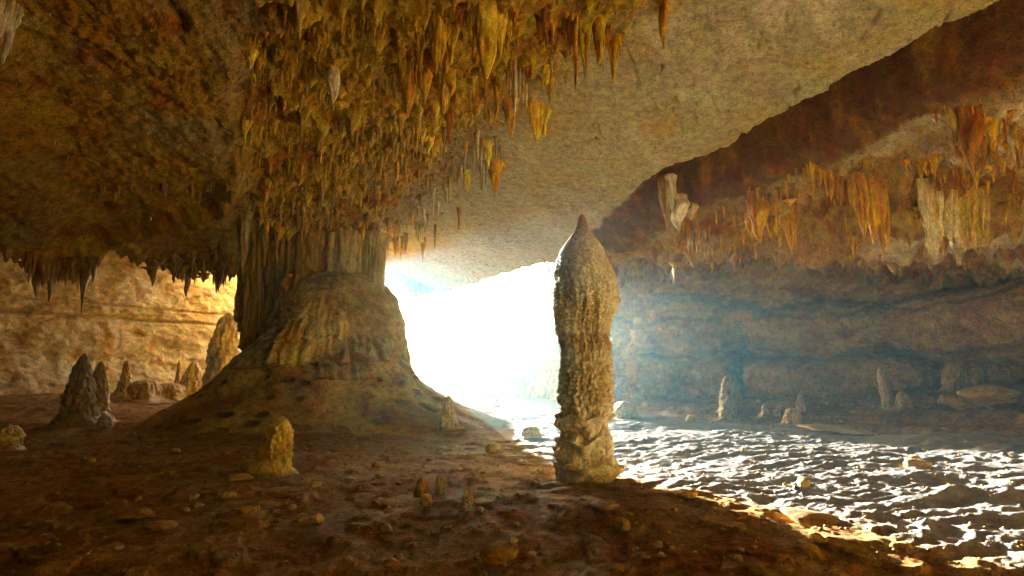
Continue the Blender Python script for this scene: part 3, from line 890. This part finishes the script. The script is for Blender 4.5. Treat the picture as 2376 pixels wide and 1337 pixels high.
# the pale drapery on the right
def drapery(u0, u1, vt, vbot, Y, seed, tints, fangs, name="sheet", parent=None, depth=.10, thick=.035):
    n, m = 60, 120
    s = np.linspace(0, 1, m)
    us = u0 + (u1 - u0) * s
    vb = np.interp(us, [b[0] for b in vbot], [b[1] for b in vbot])
    for fu, fv, fw in fangs:
        vb = np.maximum(vb, fv - np.abs(us - fu) / fw * 40)
    vb = vb + 3 * per2(us * .12, us * 0, seed)
    q = np.linspace(0, 1, n)[:, None]
    VB = vt + (vb[None] - vt) * q
    Zs = np.array([[P(us[j], VB[i, j], Y)[2] for j in range(m)] for i in range(n)])
    X = (us[None] - CU) * px(Y) * 1.02 + 0 * q
    fold = depth * 1.6 * (fbm2(s[None] * 6 + .5 * q, q * .9, 4, seed + 1, .6)) * (.35 + .9 * q)
    th = thick * (1 - .6 * q)
    front = np.stack([X, Y + fold - th, Zs], -1); back = np.stack([X, Y + fold + th, Zs], -1)
    V = np.concatenate([front, back[:, ::-1]], 1)
    f = np.concatenate([fold, fold[:, ::-1]], 1)
    tn = mixc(tints[0], tints[1], sst(.03, -.05, f)); qq = np.repeat(q, 2 * m, 1)
    tn = mixc(tn, tints[2], .8 * sst(.35, 0, qq)); tn = mixc(tn, (.62, .36, .08), .6 * sst(.15, .4, fbm2(X[:, list(range(m)) + list(range(m))[::-1]] * 5, qq * 2, 2, seed + 4)))
    return link(name, set_mesh(bpy.data.meshes.new(name), V, grid_faces(n, 2 * m, True), True, tn), M_CALC, parent)


h = hit_ceiling(2215, 440)
DYp = float(h[1]) if h is not None else 11.0
dr = empty("pale_drapery", (0, 0, 0))
drapery(2142, 2232, 415, [(2140, 500), (2150, 545), (2170, 552), (2200, 545), (2235, 560)], DYp, 601, ((.66, .54, .28), (.74, .63, .38), (.50, .33, .12)),
        [(2168, 602, 14), (2207, 574, 12), (2226, 578, 12)], "sheet", dr)
drapery(2222, 2302, 420, [(2220, 560), (2245, 578), (2290, 570), (2303, 500)], DYp + .15, 611, ((.60, .42, .15), (.68, .50, .2), (.44, .22, .06)), [(2240, 582, 14)], "sheet", dr, .12, .05)
tag(dr, "large pale cream drapery with ragged lower edge hanging from the right ledge", "drapery")

# ordinary stalactites, one by one, hung zone by zone
CNAME = {Br: "dark brown", Am: "amber", Yl: "yellow", Rd: "rust red", Wt: "whitish"}


def spot(a, a0, a1, b, b0, b1):
    h_ = ("left", "middle", "right")[min(2, int(3 * (a - a0) / (a1 - a0)))]
    return ("upper " if b < (b0 + b1) / 2 else "lower ") + h_


def zone(poly_pts, count, meshes, lenpx, wpx, colours, label, group, seed, maxY=40.0, minY=4.0):
    r_ = random.Random(seed); made = 0; tries = 0
    us = [p[0] for p in poly_pts]; vs_ = [p[1] for p in poly_pts]
    def inside(u, v):
        c_ = False; n = len(poly_pts); j = n - 1
        for i in range(n):
            if (vs_[i] > v) != (vs_[j] > v) and u < (us[j] - us[i]) * (v - vs_[i]) / (vs_[j] - vs_[i]) + us[i]:
                c_ = not c_
            j = i
        return c_
    while made < count and tries < count * 12:
        tries += 1
        u = r_.uniform(min(us), max(us)); v = r_.uniform(min(vs_), max(vs_))
        if not inside(u, v):
            continue
        h = hit_ceiling(u, v)
        if h is None or not (minY < h[1] < maxY):
            continue
        w = r_.uniform(*wpx); ln = r_.uniform(*lenpx) * r_.uniform(.5, 1.0)
        m_ = meshes[r_.randrange(len(meshes))]; c_ = colours[r_.randrange(len(colours))]
        o = hang("stalactite", m_, u, v + ln, float(h[1]), w, c_, None, .05, ln * px(float(h[1])) * 1.5 + .12)
        if o is not None:
            size = "long" if ln > .62 * lenpx[1] else ("short" if ln < .62 * lenpx[0] + .1 * lenpx[1] else "middling")
            shape = "many-pointed" if m_ in MULTI else ("straw-thin" if m_ in STRAW else "single-pointed")
            pos = spot(u, min(us), max(us), v, min(vs_), max(vs_))
            tag(o, "%s %s %s stalactite in the %s part of %s" % (size, CNAME.get(c_, "tan"), shape, pos, label), "stalactite", group); made += 1
    return made


zone([(0, 600), (120, 600), (330, 600), (520, 560), (545, 650), (430, 640), (330, 650), (130, 660), (0, 670)], 62, CONES + MULTI, (22, 62), (9, 20), [Br, Br, (.40, .22, .08)],
     "the left fringe", "dark fringe over the left chamber", 701, 20.0)
zone([(570, 60), (900, 20), (1000, 200), (960, 400), (840, 560), (600, 560), (560, 300)], 66, CONES + MULTI, (22, 60), (11, 22), [Am, Yl, Am, (.5, .3, .1)],
     "the lumpy ceiling", "small stalactites on the lumpy ceiling", 703, 20.0)
zone([(960, 20), (1500, 0), (1460, 90), (1330, 190), (1190, 230), (1060, 330), (960, 330)], 36, CONES + MULTI + BIGC[:3], (35, 100), (12, 26), [Am, Yl, Rd, Am],
     "the top crowd", "crowded amber stalactites at the top", 705, 16.0)
zone([(1190, 240), (1240, 300), (1130, 430), (980, 570), (900, 600), (860, 580), (960, 480), (1050, 350)], 40, STRAW + STRAW + CONES, (35, 80), (5, 10), [(.5, .38, .2), (.44, .28, .11), Wt],
     "the groove row", "thin straws along the groove", 707, 24.0)
zone([(200, 425), (540, 415), (540, 445), (200, 452)], 18, CONES + STRAW, (14, 40), (6, 12), [Br, (.44, .27, .1)],
     "the small vault ledge", "stalactites along the vault ledge", 702, 14.0)
zone([(640, 560), (880, 540), (900, 640), (640, 640)], 10, CONES + MULTI, (30, 60), (9, 18), [Am, (.5, .36, .16)],
     "the column neck", "stalactites round the column neck", 708, 20.0)
zone([(1560, 470), (1720, 470), (1900, 400), (2100, 330), (2376, 240), (2376, 420), (2100, 500), (1900, 560), (1600, 560)], 44, CONES + MULTI + MULTI, (24, 74), (9, 22), [Am, Rd, (.44, .27, .1), Am],
     "the right ledge", "rust brown stalactites under the right ledge", 709, 22.0)
zone([(920, 690), (1080, 640), (1290, 580), (1290, 640), (1080, 700), (930, 730)], 14, CONES, (10, 28), (6, 12), [(.55, .38, .2)],
     "the slab lip", "tiny stalactites along the slab lip", 711, 32.0)

# the countless nubs too small to pick apart, joined into one
nub_V, _ = cone_verts(3, 7, 6, .7, .6, .04, .2)
nub_F = grid_faces(nub_V.shape[0], 7, True); nub_V = nub_V.reshape(-1, 3)
r_ = random.Random(17); Vs, Fs, Ts, k = [], [], [], 0
for (u0, u1, v0, v1, n, lo, hi_) in ((0, 560, 0, 640, 300, 5, 14), (560, 980, 20, 600, 1200, 6, 46), (950, 1460, 0, 330, 460, 10, 46), (860, 1240, 300, 600, 360, 10, 40), (1560, 2376, 220, 600, 900, 8, 44), (0, 545, 600, 665, 220, 8, 30)):
    for i in range(n):
        h = hit_ceiling(r_.uniform(u0, u1), r_.uniform(v0, v1))
        if h is None or h[1] > 24:
            continue
        sR_, sB_ = pline(h[0], h[1], SLAB_EDGE), -pline(h[0], h[1], RIDGE)
        if (sB_ < -.9 and sR_ < .5) or 0 < sR_ < .95:
            continue                                 # the smooth slab stays bare
        if per2(np.array([h[0] * 1.3]), np.array([h[1] * .8]), 55)[0] < r_.uniform(-.5, .25):
            continue                                 # they follow the drip lines
        m_ = px(float(h[1])); L_ = (lo + (hi_ - lo) * r_.random() ** 2) * m_; rr_ = r_.uniform(.10, .24) * L_ + .004
        Vs.append(nub_V * (rr_, rr_, L_) + np.array((h[0], h[1], h[2] + .015))); Fs.append(nub_F + k); k += len(nub_V)
        c_ = np.array((Am, OCHRE, Br, (.5, .3, .1))[r_.randrange(4)] if sR_ < 0 else (Am, Rd, Br, Am)[r_.randrange(4)])
        Ts.append(np.repeat([c_ * r_.uniform(.75, 1.1)], len(nub_V), 0))
me = set_mesh(bpy.data.meshes.new("stalactite_nubs"), np.concatenate(Vs), np.concatenate(Fs), True, np.concatenate(Ts))
tag(link("stalactite_nubs", me, M_CALC), "countless tiny stalactite nubs bristling from the ceiling", None, None, "stuff")

# ------------------------------------------------------------------ stalagmites
def stalagmite(label, u, vb, vt, w, colour, style="cone", lean=0.0, Y=None, seed=1, parts=(), sy=1.0, cat="stalagmite", name="stalagmite"):
    if Y is None:
        g = hit_ground(u, vb); Yb = float(g[1])
    else:
        Yb = Y
    xb = float(P(u, vb, Yb)[0]); zb = gz(xb, Yb) - .06
    zt = float(P(u, vt, Yb)[2]); H = max(zt - zb, .08); r = w / 2 * px(Yb)
    big = w > 34
    nth, nz = (90, 80) if big else (48, 44)
    TT, Q = tz(nth, np.linspace(0, 1, nz))
    if style == "cone":
        pr_ = np.interp(Q, [0, .05, .14, .25, .5, .8, .94, 1], [1.75, 1.3, 1.0, .82, .62, .36, .2, .01])
    elif style == "stub":
        pr_ = np.interp(Q, [0, .05, .14, .3, .6, .82, .93, 1], [1.7, 1.3, 1.0, .9, .84, .7, .46, .02])
    elif style == "spire":
        pr_ = np.interp(Q, [0, .08, .2, .3, .6, .9, .97, 1], [2.0, 1.4, .9, .66, .42, .3, .2, .01])
    else:                                            # block
        pr_ = np.interp(Q, [0, .06, .16, .5, .8, .92, 1], [1.6, 1.25, 1.0, .92, .74, .5, .02])
    A_ = TT * r; ZZ = Q * H
    cs = max(r * .32, .03)
    wd, wh = worley2(A_ / cs + seed * 3.3, ZZ / cs, seed)
    f = fbm2(TT * 2.2 + seed, ZZ * .8 / max(r, .1), 3, seed + 2)
    R = r * pr_ * (1 + .42 * fbm3(np.cos(TT) * .9 + seed, np.sin(TT) * .9, ZZ / max(r, .05) * .7, 3, seed)) + np.minimum(pr_ * 2, 1) * (.55 * cs * (.6 - wd) + .14 * r * f)
    R = np.maximum(R, .003)
    X = R * np.sin(TT) + lean * ZZ; Yv = -sy * R * np.cos(TT)
    c_ = np.asarray(colour)
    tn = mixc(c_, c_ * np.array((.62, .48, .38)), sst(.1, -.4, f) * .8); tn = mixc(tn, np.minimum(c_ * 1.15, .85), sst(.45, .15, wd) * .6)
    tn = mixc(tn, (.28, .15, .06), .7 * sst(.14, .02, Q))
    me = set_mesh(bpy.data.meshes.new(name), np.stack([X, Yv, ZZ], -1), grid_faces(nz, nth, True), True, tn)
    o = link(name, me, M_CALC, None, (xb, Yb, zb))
    return tag(o, label, cat)


SY, ST, SB, SD = (.66, .48, .14), (.56, .42, .22), (.46, .29, .12), (.28, .18, .09)
stalagmite("smooth yellow rounded stump leaning over a heap of rubble in the left foreground", 640, 1098, 965, 62, SY, "stub", .05, seed=3)
stalagmite("knobbly pale cone at the right foot of the great mound", 1042, 1006, 917, 50, ST, "cone", -.03, seed=4)
stalagmite("low pale block at the edge of the sunlit floor left of the pillar", 1231, 1016, 988, 46, ST, "block", 0, seed=5)
stalagmite("upright amber egg-shaped stump in the foreground trio", 1022, 1146, 1100, 28, (.52, .36, .13), "stub", 0, seed=6)
stalagmite("rough brown stump left of the amber egg-shaped one", 977, 1152, 1106, 32, SB, "block", .05, seed=7)
stalagmite("small pointed amber cone right of the egg-shaped stump", 1087, 1180, 1128, 36, (.50, .34, .13), "cone", -.05, seed=8)
stalagmite("pale flat-topped block cut by the left edge of the picture", 14, 1042, 984, 54, (.56, .42, .2), "block", 0, seed=9)
stalagmite("small grey stump in the gloom left of the great mound", 243, 992, 962, 32, (.46, .38, .28), "block", 0, seed=10)
stalagmite("tall dark conical stalagmite in the left chamber", 176, 985, 820, 78, SD, "cone", .02, seed=11)
stalagmite("brown cone joined to the right of the tall dark one", 218, 980, 838, 66, (.40, .27, .13), "cone", .02, seed=12)
stalagmite("yellow spire in front of the pale wall of the left chamber", 287, 928, 835, 44, (.56, .40, .16), "spire", 0, seed=13)
stalagmite("low yellow hump right of the spire in the left chamber", 335, 930, 880, 80, (.54, .38, .15), "block", 0, seed=14)
stalagmite("low rounded yellow hump beside the broad lit cone", 392, 930, 888, 66, (.56, .40, .16), "stub", 0, seed=15)
stalagmite("broad sunlit cone near the gap left of the great column", 444, 928, 838, 74, (.60, .46, .22), "cone", 0, seed=16)
stalagmite("thin dark finger behind the broad sunlit cone", 410, 915, 838, 20, SB, "spire", 0, seed=17)
stalagmite("brightly lit fluted stalagmite filling the gap left of the great column", 514, 900, 725, 74, (.76, .68, .50), "stub", .02, 20.5, seed=18)
stalagmite("fluted brown stump standing against the right wall", 1697, 956, 868, 44, (.32, .21, .10), "block", 0, seed=19)
stalagmite("knobbly heap at the foot of the fluted brown stump", 1690, 972, 925, 36, (.36, .25, .12), "stub", 0, seed=20)
stalagmite("thin leaning post on the right-hand slope", 2066, 948, 850, 24, (.34, .22, .09), "block", -.16, seed=21)
stalagmite("knobbly cone beside the thin leaning post", 2096, 952, 905, 42, (.36, .24, .1), "cone", 0, seed=22)
stalagmite("pale rounded stump in front of the right wall", 2214, 910, 840, 44, (.42, .29, .12), "stub", .03, seed=23)
stalagmite("round dark knob right of the pale rounded stump", 2262, 895, 848, 40, (.36, .23, .1), "stub", 0, seed=24)
stalagmite("dark square stump near the right edge", 2315, 885, 836, 52, (.30, .18, .08), "block", 0, seed=25)
stalagmite("tiny cone on the broken crust of the right bank", 1775, 967, 938, 22, ST, "cone", 0, seed=26)
stalagmite("tiny rounded stump beside the tiny cone on the crust", 1802, 969, 950, 18, ST, "stub", 0, seed=27)
stalagmite("knobbly double heap on the crust of the right bank", 1838, 988, 946, 42, (.54, .38, .18), "stub", .1, seed=28)
stalagmite("small crooked cone behind the knobbly double heap", 1858, 955, 912, 24, (.5, .34, .16), "cone", 0, seed=29)
stalagmite("pale rubble heap in the haze right of the tall pillar", 1451, 966, 930, 54, ST, "block", 0, seed=30)
stalagmite("small bluish cone far away on the sunlit floor", 1150, 946, 921, 22, (.52, .45, .36), "cone", 0, seed=31)
stalagmite("small lump on the lit floor just right of the pillar's far side", 1603, 978, 962, 22, ST, "stub", 0, seed=32)

# ------------------------------------------------------------------ loose stones
import bmesh


def ico(sub):
    bm = bmesh.new(); bmesh.ops.create_icosphere(bm, subdivisions=sub, radius=1.0)
    V = np.array([v.co[:] for v in bm.verts]); Fi = np.array([[v.index for v in f.verts] for f in bm.faces]); bm.free()
    return V, Fi


ICO2, ICO3, ICO4 = ico(2), ico(3), ico(4)


ZS = {}


def stone_mesh(seed, base, flat=1.0, amp=.5):
    V, Fi = base
    g = seed * 1.73
    d = 1 + amp * fbm3(V[:, 0] * 1.1 + g, V[:, 1] * 1.1, V[:, 2] * 1.1, 4, seed % 9, .55)
    r_ = np.random.default_rng(seed)
    W = V * d[:, None]
    for _ in range(11):                              # broken facets
        n = r_.normal(size=3); n /= np.linalg.norm(n)
        k = W @ n; lim = .62 + .25 * r_.random()
        W = W - np.clip(k - lim, 0, None)[:, None] * n * .85
    W = W + V * (.07 * fbm3(V[:, 0] * 5 + g, V[:, 1] * 5, V[:, 2] * 5, 3, 3))[:, None]
    W[:, 2] *= flat
    q = fbm3(V[:, 0] * 2 + g, V[:, 1] * 2, V[:, 2] * 2, 3, 5)
    t = mixc((1, 1, 1), (.62, .5, .4), sst(-.1, .4, q))
    me = set_mesh(bpy.data.meshes.new("stone_block"), W, Fi, True, t)
    me.materials.append(M_STONE)
    ZS[me.name] = float(np.abs(W[:, 2]).max())
    return me


STN = [stone_mesh(800 + i, ICO3) for i in range(8)]
FLAT = [stone_mesh(830 + i, ICO3, .35) for i in range(6)]
BOULD = [stone_mesh(850 + i, ICO4, .8, .6) for i in range(3)]
SMALL = [stone_mesh(870 + i, ICO2, .6, .7) for i in range(8)]
for m_ in SMALL:
    m_.polygons.foreach_set("use_smooth", np.zeros(len(m_.polygons), bool))


def stone(mesh, u, vb, w, h, colour, label, group=None, name="stone", Y=None):
    g = hit_ground(u, vb)
    Yb = float(g[1]); r = w / 2 * px(Yb); hh = h / 2 * px(Yb)
    o = link(name, mesh, None, None, (g[0], Yb + r * .5, gz(g[0], Yb + r * .5) + hh * .55))
    zsc = ZS[mesh.name]
    o.scale = (r, r * rs.uniform(.75, 1.1), hh / max(zsc, .2)); o.rotation_euler = (rs.uniform(-.15, .15), rs.uniform(-.15, .15), rs.uniform(0, 6.28))
    o.color = jit(colour)
    return tag(o, label, "stone", group)


c1, c2, c3 = (.50, .33, .13), (.40, .24, .09), (.58, .42, .2)
for k, (me_, u, v, w, h, c_, lb) in enumerate((
    (STN[0], 728, 1222, 38, 30, c1, "blocky tan stone in the left foreground, brightest of its row"),
    (STN[1], 672, 1192, 24, 22, c1, "small upright tan stone above the blocky foreground one"),
    (STN[2], 690, 1220, 30, 20, c2, "brown stone touching the left of the blocky tan one"),
    (FLAT[0], 572, 1192, 44, 18, c1, "flat double stone in the left foreground"),
    (STN[3], 522, 1162, 36, 22, c1, "angular stone left of the flat double one"),
    (FLAT[1], 552, 1118, 56, 20, c1, "flat crust piece right below the yellow stump"),
    (STN[4], 705, 1168, 22, 16, c1, "small stone between the yellow stump and the blocky tan stone"),
    (FLAT[2], 728, 1134, 36, 16, c1, "flat pale chip right of the yellow stump"),
    (STN[5], 880, 1113, 22, 15, c1, "small pale stone midway between the stump and the foreground trio"),
    (STN[6], 900, 1184, 30, 18, c2, "brown stone left of the rough foreground stump"),
    (STN[7], 986, 1180, 28, 28, c1, "lumpy stone just below the rough brown stump"),
    (STN[0], 895, 1240, 32, 26, c2, "dark angular stone near the bottom centre-left"),
    (BOULD[0], 1155, 1316, 76, 40, c2, "largest rough boulder at the bottom centre"),
    (STN[2], 905, 1318, 36, 26, c2, "rough stone at the bottom edge left of the largest boulder"),
    (STN[3], 1145, 1050, 42, 27, c3, "pale crusted lump on the floor left of the pillar"),
    (FLAT[3], 1214, 1082, 30, 11, c3, "thin flat slab left of the pillar foot"),
    (FLAT[4], 1408, 1188, 64, 24, c2, "flat brown slab in front of the pillar foot"),
    (STN[5], 1446, 1238, 42, 38, c2, "upright brown stone in the foreground right of the pillar"),
    (STN[6], 1872, 1138, 32, 26, (.62, .45, .16), "bright honey-coloured stone on the sunlit ripples"),
    (STN[7], 1850, 1140, 18, 13, (.08, .07, .08), "small blackish stone beside the honey-coloured one"),
    (FLAT[5], 1600, 1162, 54, 18, c3, "flat pale stone on the near edge of the sunlit ripples"),
    (FLAT[0], 2140, 1086, 60, 22, c1, "broad brown stone on the sunlit ripples at the right"),
    (STN[1], 2128, 1070, 22, 16, (.64, .46, .18), "small golden stone behind the broad brown one on the ripples"),
    (STN[4], 1903, 1270, 42, 30, c1, "tan stone in the shadow at the lower right"),
    (FLAT[1], 1900, 1222, 130, 30, c1, "long crust of rock ending the sunlit ripples"),
    (BOULD[1], 2308, 945, 125, 72, (.48, .31, .12), "big angular boulder on the slope at the right edge"),
    (BOULD[2], 2230, 950, 90, 44, c2, "dark boulder left of the big angular one"),
    (BOULD[0], 1965, 1006, 170, 16, (.44, .31, .15), "long flat ledge slab at the foot of the right bank"),
    (STN[0], 600, 1105, 90, 46, (.52, .36, .13), "crumbled rubble against the left of the yellow stump"),
    (STN[3], 575, 1100, 44, 40, (.50, .34, .12), "lower rubble chunk left of the yellow stump"),
    (STN[6], 612, 1078, 46, 62, (.54, .38, .13), "upright rubble chunk leaning on the yellow stump"),
    (FLAT[5], 1050, 1008, 70, 14, c3, "flat crust under the knobbly pale cone"),
    (STN[2], 1190, 1042, 20, 14, c3, "small pale stone near the crusted lump"),
    (FLAT[0], 300, 1215, 90, 24, c2, "flat dark crust in the lower left"),
    (FLAT[1], 360, 1240, 70, 22, c2, "second flat dark crust in the lower left"),
)):
    stone(me_, u, v, w, h, c_, lb, None, "boulder" if "boulder" in lb else "stone")
r_ = random.Random(91)
for (u0, u1, v0, v1, n, lb, gp) in (
    (40, 900, 1020, 1320, 34, "the lower left floor", "small stones lower left"),
    (900, 1280, 1040, 1320, 30, "the floor left of the pillar", "small stones left of the pillar"),
    (1300, 1900, 1180, 1330, 16, "the shaded floor before the ripples", "small stones before the ripples"),
    (1450, 2350, 985, 1140, 24, "the sunlit ripples", "small stones on the ripples"),
    (1650, 2370, 905, 1000, 32, "the right bank", "small stones on the right bank"),
    (250, 560, 985, 1035, 16, "the floor by the mound", "small stones by the mound")):
    for k in range(n):
        w = r_.uniform(7, 20) * (.8 + .5 * (v0 > 1010))
        ci = r_.randrange(4); uu, v_ = r_.uniform(u0, u1), r_.uniform(v0, v1); fl_ = r_.uniform(.4, .75)
        lb2 = "%s %s %s stone in the %s part of %s" % ("small" if w > 13 else "tiny", ("tan", "brown", "pale", "brown")[ci], "flat" if fl_ < .55 else "rounded", spot(uu, u0, u1, v_, v0, v1), lb)
        stone(SMALL[r_.randrange(8)], uu, v_, w, w * fl_, (c1, c2, c3, c2)[ci], lb2, gp)
# gravel: far too many to count
Vs, Fs, Ts, k = [], [], [], 0
gV = [np.array([v.co[:] for v in m_.vertices]) for m_ in [stone_mesh(900 + i, ico(1), .6) for i in range(4)]]
gF = ico(1)[1]
for i in range(2600):
    Yq = 3.2 * (9 ** r_.random()); xq = Yq * r_.uniform(-1.05, 1.05)
    if fbm2(np.array([xq * .5]), np.array([Yq * .5]), 3, 77)[0] < -.15:
        continue
    sc = r_.uniform(.008, .032) * (.7 + Yq * .03)
    a = r_.uniform(0, 6.28)
    B = gV[i % 4] * sc
    B = np.stack([B[:, 0] * math.cos(a) - B[:, 1] * math.sin(a) + xq, B[:, 0] * math.sin(a) + B[:, 1] * math.cos(a) + Yq, B[:, 2] + gz(xq, Yq) + sc * .2], -1)
    Vs.append(B); Fs.append(gF + k); k += len(B)
    Ts.append(np.repeat([np.array((c1, c2, SOIL)[r_.randrange(3)]) * r_.uniform(.7, 1.1)], len(B), 0))
me = set_mesh(bpy.data.meshes.new("gravel"), np.concatenate(Vs), np.concatenate(Fs), True, np.concatenate(Ts))
tag(link("gravel", me, M_STONE), "fine brown grit strewn over the cave floor", None, None, "stuff")

# ------------------------------------------------------------------ haze
def haze_box(density, colour, g):
    x0, x1, y0, y1, z0, z1 = -133, 133, -133, 133, -2.0, 11.5
    V = [(x, y, z) for z in (z0, z1) for y in (y0, y1) for x in (x0, x1)]
    Fq = [(0, 2, 3, 1), (4, 5, 7, 6), (0, 1, 5, 4), (2, 6, 7, 3), (0, 4, 6, 2), (1, 3, 7, 5)]
    me = bpy.data.meshes.new("haze"); me.from_pydata(V, [], Fq)
    m = bpy.data.materials.new("haze_air"); m.use_nodes = True
    nt = m.node_tree; nt.nodes.clear()
    out = nt.nodes.new("ShaderNodeOutputMaterial"); pv = nt.nodes.new("ShaderNodeVolumePrincipled")
    pv.inputs["Color"].default_value = (*colour, 1); pv.inputs["Density"].default_value = density
    pv.inputs["Anisotropy"].default_value = g
    nt.links.new(pv.outputs[0], out.inputs["Volume"])
    o = link("haze", me, m)
    return tag(o, "pale mist hanging in the cave air", None, None, "stuff")


haze_box(0.0016, (.26, .82, 1.0), 0.82)
